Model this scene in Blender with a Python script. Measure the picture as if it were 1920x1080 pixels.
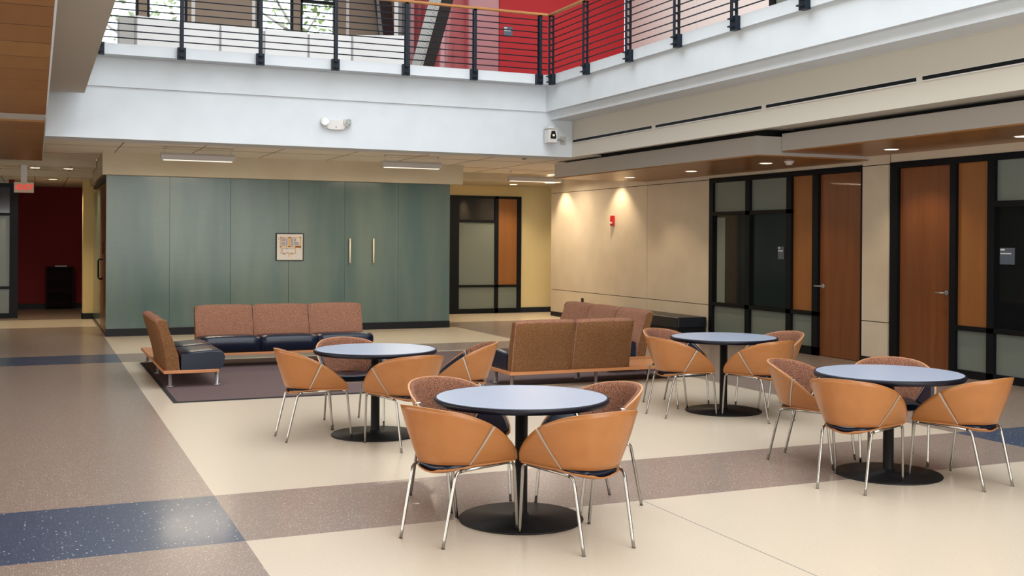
import bpy, bmesh, math, random
from mathutils import Vector, Matrix

random.seed(7)
for o in list(bpy.data.objects): bpy.data.objects.remove(o)
S = bpy.context.scene
COL = S.collection
PI = math.pi
R = math.radians

# ------------------------------------------------------------------ camera
yaw, pitch, roll = 0.4112, -0.0025, 0.0064
EYE = Vector((0, 0, 1.68))
A = Matrix(((math.cos(yaw), -math.sin(yaw), 0), (0, 0, -1), (math.sin(yaw), math.cos(yaw), 0)))
B = Matrix(((1, 0, 0), (0, math.cos(pitch), math.sin(pitch)), (0, -math.sin(pitch), math.cos(pitch))))
Cm = Matrix(((math.cos(roll), -math.sin(roll), 0), (math.sin(roll), math.cos(roll), 0), (0, 0, 1)))
M = Cm @ B @ A
cd = bpy.data.cameras.new('camera'); cam = bpy.data.objects.new('camera', cd); COL.objects.link(cam)
r, d, f = M[0], M[1], M[2]
cam.matrix_world = Matrix(((r[0], -d[0], -f[0], EYE[0]), (r[1], -d[1], -f[1], EYE[1]), (r[2], -d[2], -f[2], EYE[2]), (0, 0, 0, 1)))
cd.sensor_width = 36; cd.lens = 2048 / 1920 * 36; cd.shift_y = -83 / 1920
cd.clip_start = 0.05; cd.clip_end = 200
S.camera = cam

# ------------------------------------------------------------------ world, sky light, exposure
w = bpy.data.worlds.new('world'); S.world = w; w.use_nodes = True
bg = w.node_tree.nodes['Background']; bg.inputs[0].default_value = (0.86, 0.93, 1.0, 1); bg.inputs[1].default_value = 2.6
S.view_settings.view_transform = 'Standard'; S.view_settings.look = 'None'
S.view_settings.gamma = 1; S.view_settings.exposure = 0.0
try: S.view_settings.use_curve_mapping = False
except Exception: pass

def area(name, loc, rot, sx, sy, power, col, spread=PI):
    l = bpy.data.lights.new(name, 'AREA'); l.shape = 'RECTANGLE'; l.size = sx; l.size_y = sy
    l.energy = power; l.color = col; l.spread = spread
    o = bpy.data.objects.new(name, l); COL.objects.link(o); o.location = loc; o.rotation_euler = rot; return o
# daylight through the atrium skylight, then two added fill lights out of view
area('skylight_daylight', (4.1, 5.0, 8.3), (0, 0, 0), 6.0, 19.0, 1250, (0.92, 0.96, 1.0))
area('window_daylight', (4.5, -8.7, 4.2), (R(90), 0, 0), 13.0, 7.4, 1500, (0.96, 0.98, 1.0))  # added fill behind the viewer to lift the lobby; no window there
area('side_window_daylight', (-4.8, 4.0, 1.6), (R(90), 0, R(-90)), 20.0, 2.6, 520, (1.0, 0.96, 0.90))  # added fill from the left, brightening the right wall and undersides
# upper galleries: light at the windows, then two added fills under the ceiling
area('gallery_daylight', (3.8, 21.2, 6.3), (R(-80), 0, 0), 5.0, 1.4, 18, (0.92, 0.97, 1.0))
area('gallery_daylight', (9.2, 11.0, 7.35), (0, 0, 0), 2.2, 14.0, 170, (1.0, 0.97, 0.94))
area('gallery_daylight', (3.0, 18.8, 7.35), (0, 0, 0), 8.0, 3.0, 95, (1.0, 0.98, 0.96))

# ------------------------------------------------------------------ materials
def mat(name, col, rough=0.6, metal=0.0, spec=0.5, coat=0.0, emit=None, es=0.0, trans=0.0):
    m = bpy.data.materials.new(name); m.use_nodes = True
    b = m.node_tree.nodes['Principled BSDF']
    b.inputs['Base Color'].default_value = (*col, 1); b.inputs['Roughness'].default_value = rough
    b.inputs['Metallic'].default_value = metal; b.inputs['Specular IOR Level'].default_value = spec
    b.inputs['Coat Weight'].default_value = coat; b.inputs['Transmission Weight'].default_value = trans
    if emit: b.inputs['Emission Color'].default_value = (*emit, 1); b.inputs['Emission Strength'].default_value = es
    return m
def nt(m): return m.node_tree, m.node_tree.nodes, m.node_tree.links, m.node_tree.nodes['Principled BSDF']
def coord(m, scale=(1, 1, 1), obj=True):
    t, n, l, b = nt(m)
    tc = n.new('ShaderNodeTexCoord'); mp = n.new('ShaderNodeMapping'); mp.inputs['Scale'].default_value = scale
    l.new(tc.outputs['Object'], mp.inputs['Vector']); return mp.outputs[0]
def noise_mix(m, c1, c2, scale=(8, 8, 8), nscale=5, detail=4, lo=.35, hi=.65, bump=0.0, rough=.5):
    t, n, l, b = nt(m); v = coord(m, scale)
    no = n.new('ShaderNodeTexNoise'); no.inputs['Scale'].default_value = nscale; no.inputs['Detail'].default_value = detail
    no.inputs['Roughness'].default_value = rough
    l.new(v, no.inputs['Vector'])
    cr = n.new('ShaderNodeValToRGB'); cr.color_ramp.elements[0].position = lo; cr.color_ramp.elements[1].position = hi
    cr.color_ramp.elements[0].color = (*c1, 1); cr.color_ramp.elements[1].color = (*c2, 1)
    l.new(no.outputs['Fac'], cr.inputs[0]); l.new(cr.outputs[0], b.inputs['Base Color'])
    if bump:
        bp = n.new('ShaderNodeBump'); bp.inputs['Strength'].default_value = bump; bp.inputs['Distance'].default_value = .004
        l.new(no.outputs['Fac'], bp.inputs['Height']); l.new(bp.outputs[0], b.inputs['Normal'])
    return cr
def lin(r, g, b):
    f = lambda c: (c / 255 / 12.92) if c / 255 <= .04045 else ((c / 255 + .055) / 1.055) ** 2.4
    return (f(r), f(g), f(b))

def floor_mat(name, base, base2, chips, dens, rough):
    m = mat(name, base, rough, spec=.45, coat=.15); t, n, l, b = nt(m); b.inputs['Coat Roughness'].default_value = .12
    cr = noise_mix(m, base, base2, (1, 1, 1), 90, 6, .3, .7)
    v = coord(m)
    for i, (sc, th, col) in enumerate(chips):
        vo = n.new('ShaderNodeTexVoronoi'); vo.inputs['Scale'].default_value = sc; vo.inputs['Randomness'].default_value = 1
        l.new(v, vo.inputs['Vector'])
        rnd = n.new('ShaderNodeMath'); rnd.operation = 'GREATER_THAN'; rnd.inputs[1].default_value = 1 - dens
        sp = n.new('ShaderNodeSeparateColor'); l.new(vo.outputs['Color'], sp.inputs[0]); l.new(sp.outputs[0], rnd.inputs[0])
        lt = n.new('ShaderNodeMath'); lt.operation = 'LESS_THAN'; lt.inputs[1].default_value = th; l.new(vo.outputs['Distance'], lt.inputs[0])
        mu = n.new('ShaderNodeMath'); mu.operation = 'MULTIPLY'; l.new(rnd.outputs[0], mu.inputs[0]); l.new(lt.outputs[0], mu.inputs[1])
        mx = n.new('ShaderNodeMix'); mx.data_type = 'RGBA'; l.new(mu.outputs[0], mx.inputs[0])
        src = b.inputs['Base Color'].links[0].from_socket
        l.new(src, mx.inputs[6]); mx.inputs[7].default_value = (*col, 1); l.new(mx.outputs[2], b.inputs['Base Color'])
    return m

MT = {}
MT['cream'] = floor_mat('cream_terrazzo', (.60, .515, .40), (.655, .565, .445), [(160, .3, (.53, .43, .32))], .35, .34)
MT['brown'] = floor_mat('brown_speckled_terrazzo', (.25, .185, .15), (.30, .23, .19), [(75, .27, (.66, .62, .57)), (150, .34, (.52, .47, .43))], .30, .30)
MT['blue'] = floor_mat('blue_speckled_terrazzo', (.045, .068, .115), (.062, .088, .145), [(42, .20, (.82, .86, .88)), (95, .25, (.3, .38, .48))], .20, .30)
MT['joint'] = mat('floor_joint', (.10, .12, .12), .6)
MT['white'] = mat('white_painted_drywall', (.66, .71, .75), .75, spec=.2)
noise_mix(MT['white'], (.65, .70, .74), (.68, .73, .77), (1, 1, 1), 3, 3)
MT['beige'] = mat('beige_painted_drywall', (.58, .51, .38), .75, spec=.2)
noise_mix(MT['beige'], (.57, .50, .37), (.60, .53, .40), (1, 1, 1), 3, 3)
MT['soffit'] = mat('warm_grey_painted_drywall', (.60, .57, .50), .75, spec=.2)
MT['greybox'] = mat('grey_painted_bulkhead', (.50, .475, .44), .7, spec=.25)
MT['panel'] = mat('tan_wall_panel', (.62, .53, .41), .55, spec=.3)
noise_mix(MT['panel'], (.60, .51, .39), (.64, .55, .43), (1, 1, 1), 2.5, 3)
MT['yellow'] = mat('yellow_painted_wall', (.68, .54, .27), .75, spec=.2)
MT['red'] = mat('red_painted_wall', (.42, .018, .024), .6, spec=.3)
MT['darkred'] = mat('maroon_painted_wall', (.22, .024, .026), .7, spec=.2)
MT['black'] = mat('black_metal', (.004, .005, .007), .45, spec=.18)
MT['blackmatte'] = mat('black_rubber_base', (.007, .008, .010), .5, spec=.3)
MT['rail'] = mat('dark_blue_black_metal', (.006, .012, .022), .5, spec=.25)
MT['chrome'] = mat('polished_chrome', (.36, .345, .32), .20, metal=1)
MT['strip'] = mat('dull_metal_strip', (.55, .52, .47), .4, metal=.7)
MT['satin'] = mat('satin_steel', (.50, .52, .55), .3, metal=.7)
MT['glass_dark'] = mat('dark_office_glass', (.006, .009, .011), .06, spec=.5)
MT['glass_frost'] = mat('frosted_office_glass', (.17, .20, .175), .25, spec=.5)
MT['ceiling'] = mat('acoustic_ceiling_tile', (.86, .80, .72), .9, spec=.1)
MT['lamp'] = mat('lit_lens', (1, .9, .7), .5, emit=(1, .82, .56), es=6)
MT['lamp_white'] = mat('lit_tube_lens', (1, .95, .9), .5, emit=(1, .90, .74), es=.9)
MT['trimring'] = mat('white_trim_ring', (.75, .70, .62), .4)
MT['laminate'] = mat('pale_blue_laminate', (.40, .46, .58), .28, spec=.45)
noise_mix(MT['laminate'], (.385, .445, .565), (.415, .475, .595), (1, 1, 1), 200, 3)
MT['table_edge'] = mat('black_rubber_table_edge', (.006, .006, .013), .4, spec=.3)
MT['tablebase'] = mat('black_textured_metal', (.008, .008, .009), .45, spec=.22)
noise_mix(MT['tablebase'], (.006, .006, .007), (.012, .011, .011), (1, 1, 1), 300, 2, bump=.15)
MT['navy'] = mat('navy_vinyl', (.005, .010, .026), .30, spec=.42)
MT['blackvinyl'] = mat('black_vinyl', (.010, .012, .018), .38, spec=.5)
def tweed(name, c1, c2):
    m = mat(name, c1, .95, spec=.1)
    noise_mix(m, c1, c2, (1, 1, 1), 160, 2, .38, .62, bump=.7); return m
MT['tweed'] = tweed('brown_tweed', (.13, .055, .032), (.36, .17, .11))
MT['sofa_back'] = tweed('olive_brown_sofa_tweed', (.12, .052, .020), (.26, .13, .06))  # darker, yellower copy of the sofa tweed for back and end faces
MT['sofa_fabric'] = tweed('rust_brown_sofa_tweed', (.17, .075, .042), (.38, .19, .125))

def wood(name, c1, c2, rough, axis='Z', sc=1.0, coat=.0):
    m = mat(name, c1, rough, spec=.4, coat=coat)
    s = {'X': (.5, 7, 7), 'Y': (7, .5, 7), 'Z': (7, 7, .5)}[axis]
    noise_mix(m, c1, c2, tuple(k * sc for k in s), 1.6, 5, .3, .72, rough=.6); return m
MT['plywood'] = wood('cherry_plywood', (.345, .130, .036), (.425, .172, .054), .32, 'X', .5, .12)
MT['plyedge'] = mat('plywood_edge', (.52, .27, .12), .45)
MT['bench_wood'] = wood('light_cherry_bench_top', (.50, .20, .075), (.60, .26, .11), .35, 'X', .7)
MT['door_wood'] = wood('cherry_door_veneer', (.155, .048, .013), (.21, .07, .02), .32, 'Z', .9, .1)
MT['panel_wood'] = wood('light_cherry_sidelight_panel', (.26, .10, .026), (.30, .12, .032), .38, 'Z', .5)
MT['handrail'] = wood('oak_handrail', (.38, .16, .045), (.48, .22, .07), .35, 'X', 1.5)
MT['rug'] = mat('dark_brown_rug', (.14, .10, .10), .95, spec=.1)
noise_mix(MT['rug'], (.125, .085, .085), (.175, .125, .12), (1, 1, 1), 120, 3, bump=.5)
MT['rugedge'] = mat('rug_binding', (.012, .014, .016), .8)
MT['redplastic'] = mat('red_plastic', (.5, .008, .012), .35)
MT['whiteplastic'] = mat('white_plastic', (.66, .64, .62), .4)
MT['exitface'] = mat('exit_sign_face', (.72, .58, .42), .5)
MT['exitred'] = mat('exit_letters_lit', (.9, .02, .02), .5, emit=(1, .03, .02), es=.6)
MT['signblue'] = mat('slate_sign_plate', (.085, .11, .16), .4)
MT['signwhite'] = mat('sign_lettering', (.75, .76, .78), .5)
MT['paper'] = mat('map_paper', (.60, .57, .53), .5)
MT['orange'] = mat('map_orange', (.62, .34, .12), .5)
MT['grey'] = mat('map_grey', (.33, .31, .33), .5)
MT['wpanel'] = mat('white_laminate_screen', (.80, .80, .80), .35)
MT['tan'] = mat('taupe_painted_wall', (.30, .235, .185), .75, spec=.2)
MT['pale'] = mat('pale_painted_wall', (.80, .72, .70), .7, spec=.2)
MT['pull'] = mat('brushed_brass_pull', (.95, .82, .62), .35, metal=.0, emit=(1, .8, .55), es=0.0)  # cream of bright glass reflections as base colour; the camera lens shares it
MT['leaf'] = mat('pale_green_leaf', (.30, .42, .12), .6)
MT['bark'] = mat('bark', (.3, .27, .22), .9)
MT['ground'] = mat('lawn', (.16, .22, .07), .9)

# teal back-painted glass with fine horizontal frit lines
def teal():
    m = mat('teal_fritted_glass', (.10, .15, .135), .10, spec=.28, coat=0); t, n, l, b = nt(m)
    v = coord(m)
    wv = n.new('ShaderNodeTexWave'); wv.bands_direction = 'Z'; wv.inputs['Scale'].default_value = 22; l.new(v, wv.inputs['Vector'])
    no = n.new('ShaderNodeTexNoise'); no.inputs['Scale'].default_value = 1.1; no.inputs['Detail'].default_value = 3
    mp = n.new('ShaderNodeMapping'); mp.inputs['Scale'].default_value = (1.6, 1, .25); l.new(v, mp.inputs[0]); l.new(mp.outputs[0], no.inputs['Vector'])
    cr = n.new('ShaderNodeValToRGB'); cr.color_ramp.elements[0].color = (.100, .158, .152, 1); cr.color_ramp.elements[1].color = (.165, .215, .185, 1)
    cr.color_ramp.elements[0].position = .35; cr.color_ramp.elements[1].position = .68
    l.new(no.outputs['Fac'], cr.inputs[0])
    mx = n.new('ShaderNodeMix'); mx.data_type = 'RGBA'; mx.blend_type = 'MULTIPLY'; mx.inputs[0].default_value = .18
    l.new(cr.outputs[0], mx.inputs[6]); l.new(wv.outputs['Color'], mx.inputs[7]); l.new(mx.outputs[2], b.inputs['Base Color'])
    b.inputs['Roughness'].default_value = .16
    return m
MT['teal'] = teal()

# ceiling soffit of cherry boards, seams across
def boardwood():
    m = mat('cherry_soffit_boards', (.4, .2, .07), .38, spec=.4); t, n, l, b = nt(m)
    v = coord(m)
    br = n.new('ShaderNodeTexBrick'); br.inputs['Scale'].default_value = 1.0
    br.inputs['Color1'].default_value = (.30, .125, .030, 1); br.inputs['Color2'].default_value = (.36, .17, .045, 1)
    br.inputs['Mortar'].default_value = (.10, .035, .010, 1); br.inputs['Mortar Size'].default_value = .011
    br.inputs['Brick Width'].default_value = 60; br.inputs['Row Height'].default_value = .645; br.offset = 0
    mq = n.new('ShaderNodeMapping'); mq.inputs['Location'].default_value = (30, .32, 0); l.new(v, mq.inputs[0]); l.new(mq.outputs[0], br.inputs['Vector'])
    no = n.new('ShaderNodeTexNoise'); no.inputs['Scale'].default_value = 2; no.inputs['Detail'].default_value = 5
    mp = n.new('ShaderNodeMapping'); mp.inputs['Scale'].default_value = (7, .8, 1); l.new(v, mp.inputs[0]); l.new(mp.outputs[0], no.inputs['Vector'])
    mx = n.new('ShaderNodeMix'); mx.data_type = 'RGBA'; mx.blend_type = 'MULTIPLY'; mx.inputs[0].default_value = .45
    cr = n.new('ShaderNodeValToRGB'); cr.color_ramp.elements[0].color = (.45, .4, .35, 1); cr.color_ramp.elements[1].color = (1, 1, 1, 1)
    l.new(no.outputs['Fac'], cr.inputs[0]); l.new(br.outputs[0], mx.inputs[6]); l.new(cr.outputs[0], mx.inputs[7]); l.new(mx.outputs[2], b.inputs['Base Color'])
    return m
MT['boards'] = boardwood()

# ------------------------------------------------------------------ mesh helpers
def box(bm, x0, y0, z0, x1, y1, z1, mi=0, bev=0.0):
    res = bmesh.ops.create_cube(bm, size=1)
    vs = res['verts']
    for v in vs:
        v.co = Vector((x0 + (v.co.x + .5) * (x1 - x0), y0 + (v.co.y + .5) * (y1 - y0), z0 + (v.co.z + .5) * (z1 - z0)))
    fs = {f for v in vs for f in v.link_faces}
    for f_ in fs: f_.material_index = mi
    if bev:
        es = list({e for v in vs for e in v.link_edges})
        bmesh.ops.bevel(bm, geom=es, offset=bev, segments=3, affect='EDGES', profile=.5)
def tube(bm, pts, rad, seg=10, cap=True):
    pts = [Vector(p) for p in pts]; rings = []
    n = len(pts); prev = None
    for i, p in enumerate(pts):
        t = (pts[min(i + 1, n - 1)] - pts[max(i - 1, 0)]).normalized()
        if prev is None:
            up = Vector((0, 0, 1)) if abs(t.z) < .9 else Vector((1, 0, 0))
            a = t.cross(up).normalized()
        else: a = (prev - t * prev.dot(t)).normalized()
        prev = a; b = t.cross(a)
        rr = rad[i] if isinstance(rad, (list, tuple)) else rad
        rings.append([bm.verts.new(p + (a * math.cos(2 * PI * k / seg) + b * math.sin(2 * PI * k / seg)) * rr) for k in range(seg)])
    for i in range(n - 1):
        for k in range(seg):
            f_ = bm.faces.new((rings[i][k], rings[i][(k + 1) % seg], rings[i + 1][(k + 1) % seg], rings[i + 1][k])); f_.smooth = True
    if cap:
        bm.faces.new(rings[0][::-1]); bm.faces.new(rings[-1])
def lathe(bm, prof, cx=0, cy=0, seg=48, mi=0, smooth=True):
    rings = []
    for rr, z in prof:
        if rr < 1e-6: rings.append([bm.verts.new((cx, cy, z))])
        else: rings.append([bm.verts.new((cx + rr * math.cos(2 * PI * k / seg), cy + rr * math.sin(2 * PI * k / seg), z)) for k in range(seg)])
    for a, b in zip(rings, rings[1:]):
        for k in range(seg):
            k2 = (k + 1) % seg
            vs = [a[k % len(a)], a[k2 % len(a)], b[k2 % len(b)], b[k % len(b)]]
            u = []
            for v in vs:
                if v not in u: u.append(v)
            if len(u) > 2:
                f_ = bm.faces.new(u); f_.smooth = smooth; f_.material_index = mi
def prism(bm, poly, axis, a0, a1, mi=0):
    # poly of 2D points, extruded along axis; returns nothing
    def P(p, a): return {'X': (a, p[0], p[1]), 'Y': (p[0], a, p[1]), 'Z': (p[0], p[1], a)}[axis]
    v0 = [bm.verts.new(P(p, a0)) for p in poly]; v1 = [bm.verts.new(P(p, a1)) for p in poly]
    n = len(poly)
    fs = [bm.faces.new(v0), bm.faces.new(v1[::-1])] + [bm.faces.new((v0[i], v1[i], v1[(i + 1) % n], v0[(i + 1) % n])) for i in range(n)]
    for f_ in fs: f_.material_index = mi
def grid(bm, fn, nu, nv, mi=0, smooth=True):
    V = [[bm.verts.new(fn(i / nu, j / nv)) for j in range(nv + 1)] for i in range(nu + 1)]
    for i in range(nu):
        for j in range(nv):
            f_ = bm.faces.new((V[i][j], V[i + 1][j], V[i + 1][j + 1], V[i][j + 1])); f_.smooth = smooth; f_.material_index = mi
    return V
def obj(name, bm, mats, parent=None, smooth=None, fix=True):
    if fix: bmesh.ops.recalc_face_normals(bm, faces=bm.faces)
    me = bpy.data.meshes.new(name); bm.to_mesh(me); bm.free()
    if not isinstance(mats, (list, tuple)): mats = [mats]
    for m in mats: me.materials.append(MT[m] if isinstance(m, str) else m)
    o = bpy.data.objects.new(name, me); COL.objects.link(o)
    if parent: o.parent = parent
    return o
def bx(name, m, *boxes, parent=None, bev=0.0):
    bm = bmesh.new()
    for b in boxes: box(bm, *b, bev=bev)
    return obj(name, bm, m, parent)
def struct(name, m, *boxes, parent=None, bev=0.0):
    o = bx(name, m, *boxes, parent=parent, bev=bev)
    if not parent: o['kind'] = 'structure'
    return o
def tag(o, label, cat=None, group=None):
    o['label'] = label
    if cat: o['category'] = cat
    if group: o['group'] = group
    return o
def thing(name, label, cat, loc=(0, 0, 0), rz=0, group=None):
    o = bpy.data.objects.new(name, None); COL.objects.link(o); o.empty_display_size = .1
    o.location = loc; o.rotation_euler = (0, 0, rz); return tag(o, label, cat, group)
def dup(root, loc, rz, label, group=None, parent=None):
    c = root.copy(); COL.objects.link(c); c.location = loc; c.rotation_euler = (0, 0, rz); c['label'] = label
    if group: c['group'] = group
    for ch in list(root.children):
        d_ = ch.copy(); COL.objects.link(d_); d_.parent = c
        for g in list(ch.children):
            e = g.copy(); COL.objects.link(e); e.parent = d_
    return c
def textmesh(name, s, size, m, parent, loc, rot, depth=.004):
    cu = bpy.data.curves.new('t', 'FONT'); cu.body = s; cu.size = size; cu.extrude = depth; cu.offset = size * .012; cu.align_x = 'CENTER'; cu.align_y = 'CENTER'
    to = bpy.data.objects.new('t', cu); COL.objects.link(to)
    bpy.context.view_layer.update()
    me = bpy.data.meshes.new_from_object(to.evaluated_get(bpy.context.evaluated_depsgraph_get()))
    bpy.data.objects.remove(to); bpy.data.curves.remove(cu)
    me.transform(Matrix.LocRotScale(Vector(loc), rot.to_quaternion() if hasattr(rot, 'to_quaternion') else rot, Vector((1, 1, 1))))
    me.materials.clear(); me.materials.append(MT[m]); me.name = name
    o = bpy.data.objects.new(name, me); COL.objects.link(o); o.parent = parent; return o
from mathutils import Euler

# ================================================================== STRUCTURE
XL, XC, XR = 1.08, 7.5, 10.7        # walkway edge, far cream edge, right wall
YG = 19.85; YF = 16.05              # glass wall, balcony fascia
XF = 7.55
# --- floor, one object, inlaid zones
bm = bmesh.new()
xs = [-5, XL, 3.617, 3.623, XC, 14.5]
ys = [-9, -3.37, -2.2, 6.16, 7.33, 15.7, 16.85, YG + .1, 21.1, 22.25, 23.4, 24.4, 29]
for i in range(len(xs) - 1):
    for j in range(len(ys) - 1):
        x0, x1, y0, y1 = xs[i], xs[i + 1], ys[j], ys[j + 1]; ym = (y0 + y1) / 2; xm = (x0 + x1) / 2
        strip = j in (1, 3, 5)
        if xm < XL:
            mi = 2 if strip else 1
            if 22.25 < ym < 24.4: mi = 0
        elif xm > XC:
            mi = 2 if strip else 1
            if 21.1 < ym < 23.4: mi = 0
        else:
            mi = 1 if strip else 0
            if ym > YG: mi = 1
            if abs(xm - 3.62) < .01 and mi == 0 and ym < 6: mi = 3
        vs = [bm.verts.new(p) for p in ((x0, y0, 0), (x1, y0, 0), (x1, y1, 0), (x0, y1, 0))]
        f_ = bm.faces.new(vs); f_.material_index = mi
o = obj('floor', bm, ['cream', 'brown', 'blue', 'joint']); o['kind'] = 'structure'

# --- glass-fronted room
ga = struct('wall_back', 'blackmatte', (1.10, YG, 0, 7.35, YG + .12, .13))
for i in range(6):
    x0 = 1.10 + i * 1.0417; x1 = x0 + 1.0417
    gp = .004 if i != 2 else .008
    o = bx('glass_panel', 'teal', (x0 + gp / 2 if i else x0, YG + .02, .13, x1 - gp / 2, YG + .05, 2.77), parent=ga)
bx('wall_core', 'blackmatte', (1.13, YG + .055, .13, 7.33, YG + .12, 2.77), parent=ga)
struct('wall_glass_room_right', 'beige', (7.25, YG + .13, 0, 7.35, 24.5, 3.14))
struct('trim_1', 'beige', (1.03, YG - .12, 2.765, 7.56, YG + .13, 3.14))                 # header over the glass
struct('trim_2', 'beige', (1.03, YG + .131, 2.765, 1.25, 24.5, 3.14))
# left flank of the room with the sliding door
struct('wall_glass_room_left', 'yellow', (1.16, YG + .13, 0, 1.26, 24.4, 2.764))
struct('wall_column_left', 'yellow', (.90, 24.4, 0, 1.30, 24.75, 2.96))
struct('wall_corridor_right', 'yellow', (1.17, 24.76, 0, 1.30, 28.3, 2.96))
struct('wall_corridor_end', 'darkred', (-.42, 28.3, 0, 1.30, 28.4, 2.96))
struct('wall_corridor_left', 'darkred', (-.52, 25.11, 0, -.42, 28.4, 2.96))
struct('baseboard_corridor_end', 'blackmatte', (-.42, 28.27, 0, 1.17, 28.3, .12))
struct('baseboard_corridor_right', 'blackmatte', (1.145, 24.75, 0, 1.17, 28.27, .12))
struct('baseboard_column', 'blackmatte', (.885, 24.38, 0, 1.30, 24.4, .12), (.885, 24.38, 0, .9, 24.75, .12))
# yellow back wall on the right of the glass room
struct('wall_back_right', 'yellow', (7.35, 23.5, 0, 14.4, 23.62, 3.14))
struct('baseboard_back_right', 'blackmatte', (10.47, 23.47, 0, 14.4, 23.5, .12))
struct('wall_far_right', 'yellow', (14.3, 16, 0, 14.4, 23.5, 3.14))
struct('wall_left', 'beige', (-5.1, -9, 0, -5, 29, 8.5))
struct('wall_rear', 'soffit', (-5, -9.1, 0, 14.4, -9, 8.5))

# --- right wall: backing, panels, baseboard
wr = struct('wall_right', 'blackmatte', (XR + .02, 15.98, 0, XR + .2, 22.3, 3.2), (XR + .02, 12.13, 2.785, XR + .2, 15.98, 3.2), (XR + .3, 12.0, 0, XR + .4, 16.1, 3.2), (XR + .3, 2.9, 0, XR + .4, 11.8, 3.2))
pw = dict(parent=wr)
for y0, y1 in ((15.98, 18.074), (18.086, 22.3)):
    for z0, z1 in ((.10, .589), (.601, 2.754), (2.766, 3.2)):
        bx('wall_panel', 'panel', (XR, y0, z0, XR + .02, y1, z1), **pw)
bx('wall_panel', 'panel', (XR, 12.13, 2.785, XR + .02, 15.975, 3.2), **pw)
bx('wall_end_panel', 'panel', (XR, 22.3, 0, XR + .2, 22.32, 3.2), **pw)
wc = struct('wall_right_pier', 'blackmatte', (XR + .0, 11.63, 0, XR + .2, 12.11, 3.2))
for z0, z1 in ((.10, .589), (.601, 2.754), (2.766, 3.2)):
    bx('wall_panel', 'panel', (XR - .04, 11.62, z0, XR, 12.12, z1), parent=wc)
struct('wall_right_near', 'panel', (XR, 3.0, 2.785, XR + .2, 11.61, 3.2), (XR, -9, 0, XR + .2, 3.0, 3.2))
struct('baseboard_right', 'blackmatte', (XR - .012, 16.0, 0, XR, 22.3, .10), (XR - .05, 11.63, 0, XR - .04, 12.12, .10))

# --- office fronts in the right wall
def pane(m, y0, y1, z0, z1, parent, name='glass_pane'):
    return bx(name, m, (XR + .03, y0, z0, XR + .045, y1, z1), parent=parent)
def lever(parent, y, z, s, name='door_handle'):
    bm = bmesh.new()
    tube(bm, [(XR + .028, y, z), (XR + .015, y, z)], .032, 20)
    tube(bm, [(XR + .02, y, z), (XR - .03, y, z), (XR - .045, y + s * .015, z), (XR - .048, y + s * .12, z)], .010, 10)
    return obj(name, bm, 'satin', parent)
w1 = struct('window_1', 'black',
    (XR - .02, 15.86, 0, XR + .1, 15.97, 2.78), (XR - .02, 12.13, 2.70, XR + .1, 15.86, 2.78),
    (XR - .02, 14.80, .0, XR + .1, 14.92, 2.70), (XR - .02, 13.73, 0, XR + .1, 13.85, 2.70), (XR - .02, 13.10, 0, XR + .1, 13.23, 2.70),
    (XR - .02, 13.10, .0, XR + .1, 15.86, .125), (XR - .02, 13.10, .59, XR + .1, 15.86, .655), (XR - .02, 13.73, 2.135, XR + .1, 15.86, 2.20),
    (XR - .02, 12.13, 0, XR + .1, 12.18, 2.70))
for a, b in ((14.92, 15.86), (13.85, 14.80)):
    pane('glass_frost', a, b, .125, .59, w1, 'frosted_pane'); pane('glass_dark', a, b, .655, 2.135, w1, 'clear_pane'); pane('glass_frost', a, b, 2.20, 2.70, w1, 'frosted_pane')
pane('glass_frost', 13.23, 13.73, .125, .59, w1, 'frosted_pane')
bx('blind_edge', 'glass_frost', (XR + .022, 15.55, .655, XR + .03, 15.78, 2.10), parent=w1)  # pale grey-green strip at the far end of the first dark pane
pane('panel_wood', 13.23, 13.73, .655, 2.70, w1, 'wood_panel')
d1 = struct('door_1', 'door_wood', (XR + .03, 12.185, .008, XR + .075, 13.095, 2.695)); lever(d1, 13.02, 1.04, 1)
w2 = struct('window_2', 'black',
    (XR - .02, 11.46, 0, XR + .1, 11.60, 2.78), (XR - .02, 3.1, 2.70, XR + .1, 11.46, 2.78),
    (XR - .02, 10.44, 0, XR + .1, 10.54, 2.70), (XR - .02, 9.83, 0, XR + .1, 9.94, 2.70),
    (XR - .02, 3.1, 0, XR + .1, 10.44, .095), (XR - .02, 3.1, .59, XR + .1, 10.44, .65), (XR - .02, 3.1, 2.13, XR + .1, 9.83, 2.205),
    (XR - .02, 8.5, 0, XR + .1, 8.61, 2.70), (XR - .02, 5.5, 0, XR + .1, 5.61, 2.70), (XR - .02, 3.0, 0, XR + .1, 3.1, 2.78))
pane('glass_frost', 9.94, 10.44, .095, .59, w2, 'frosted_pane'); pane('panel_wood', 9.94, 10.44, .65, 2.70, w2, 'wood_panel')
for a, b in ((8.61, 9.83), (5.61, 8.5), (3.1, 5.5)):
    pane('glass_frost', a, b, .095, .59, w2, 'frosted_pane'); pane('glass_dark', a, b, .65, 2.13, w2, 'clear_pane'); pane('glass_frost', a, b, 2.205, 2.70, w2, 'frosted_pane')
d2 = struct('door_2', 'door_wood', (XR + .03, 10.545, .008, XR + .075, 11.455, 2.695)); lever(d2, 10.62, 1.05, 1)

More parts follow.
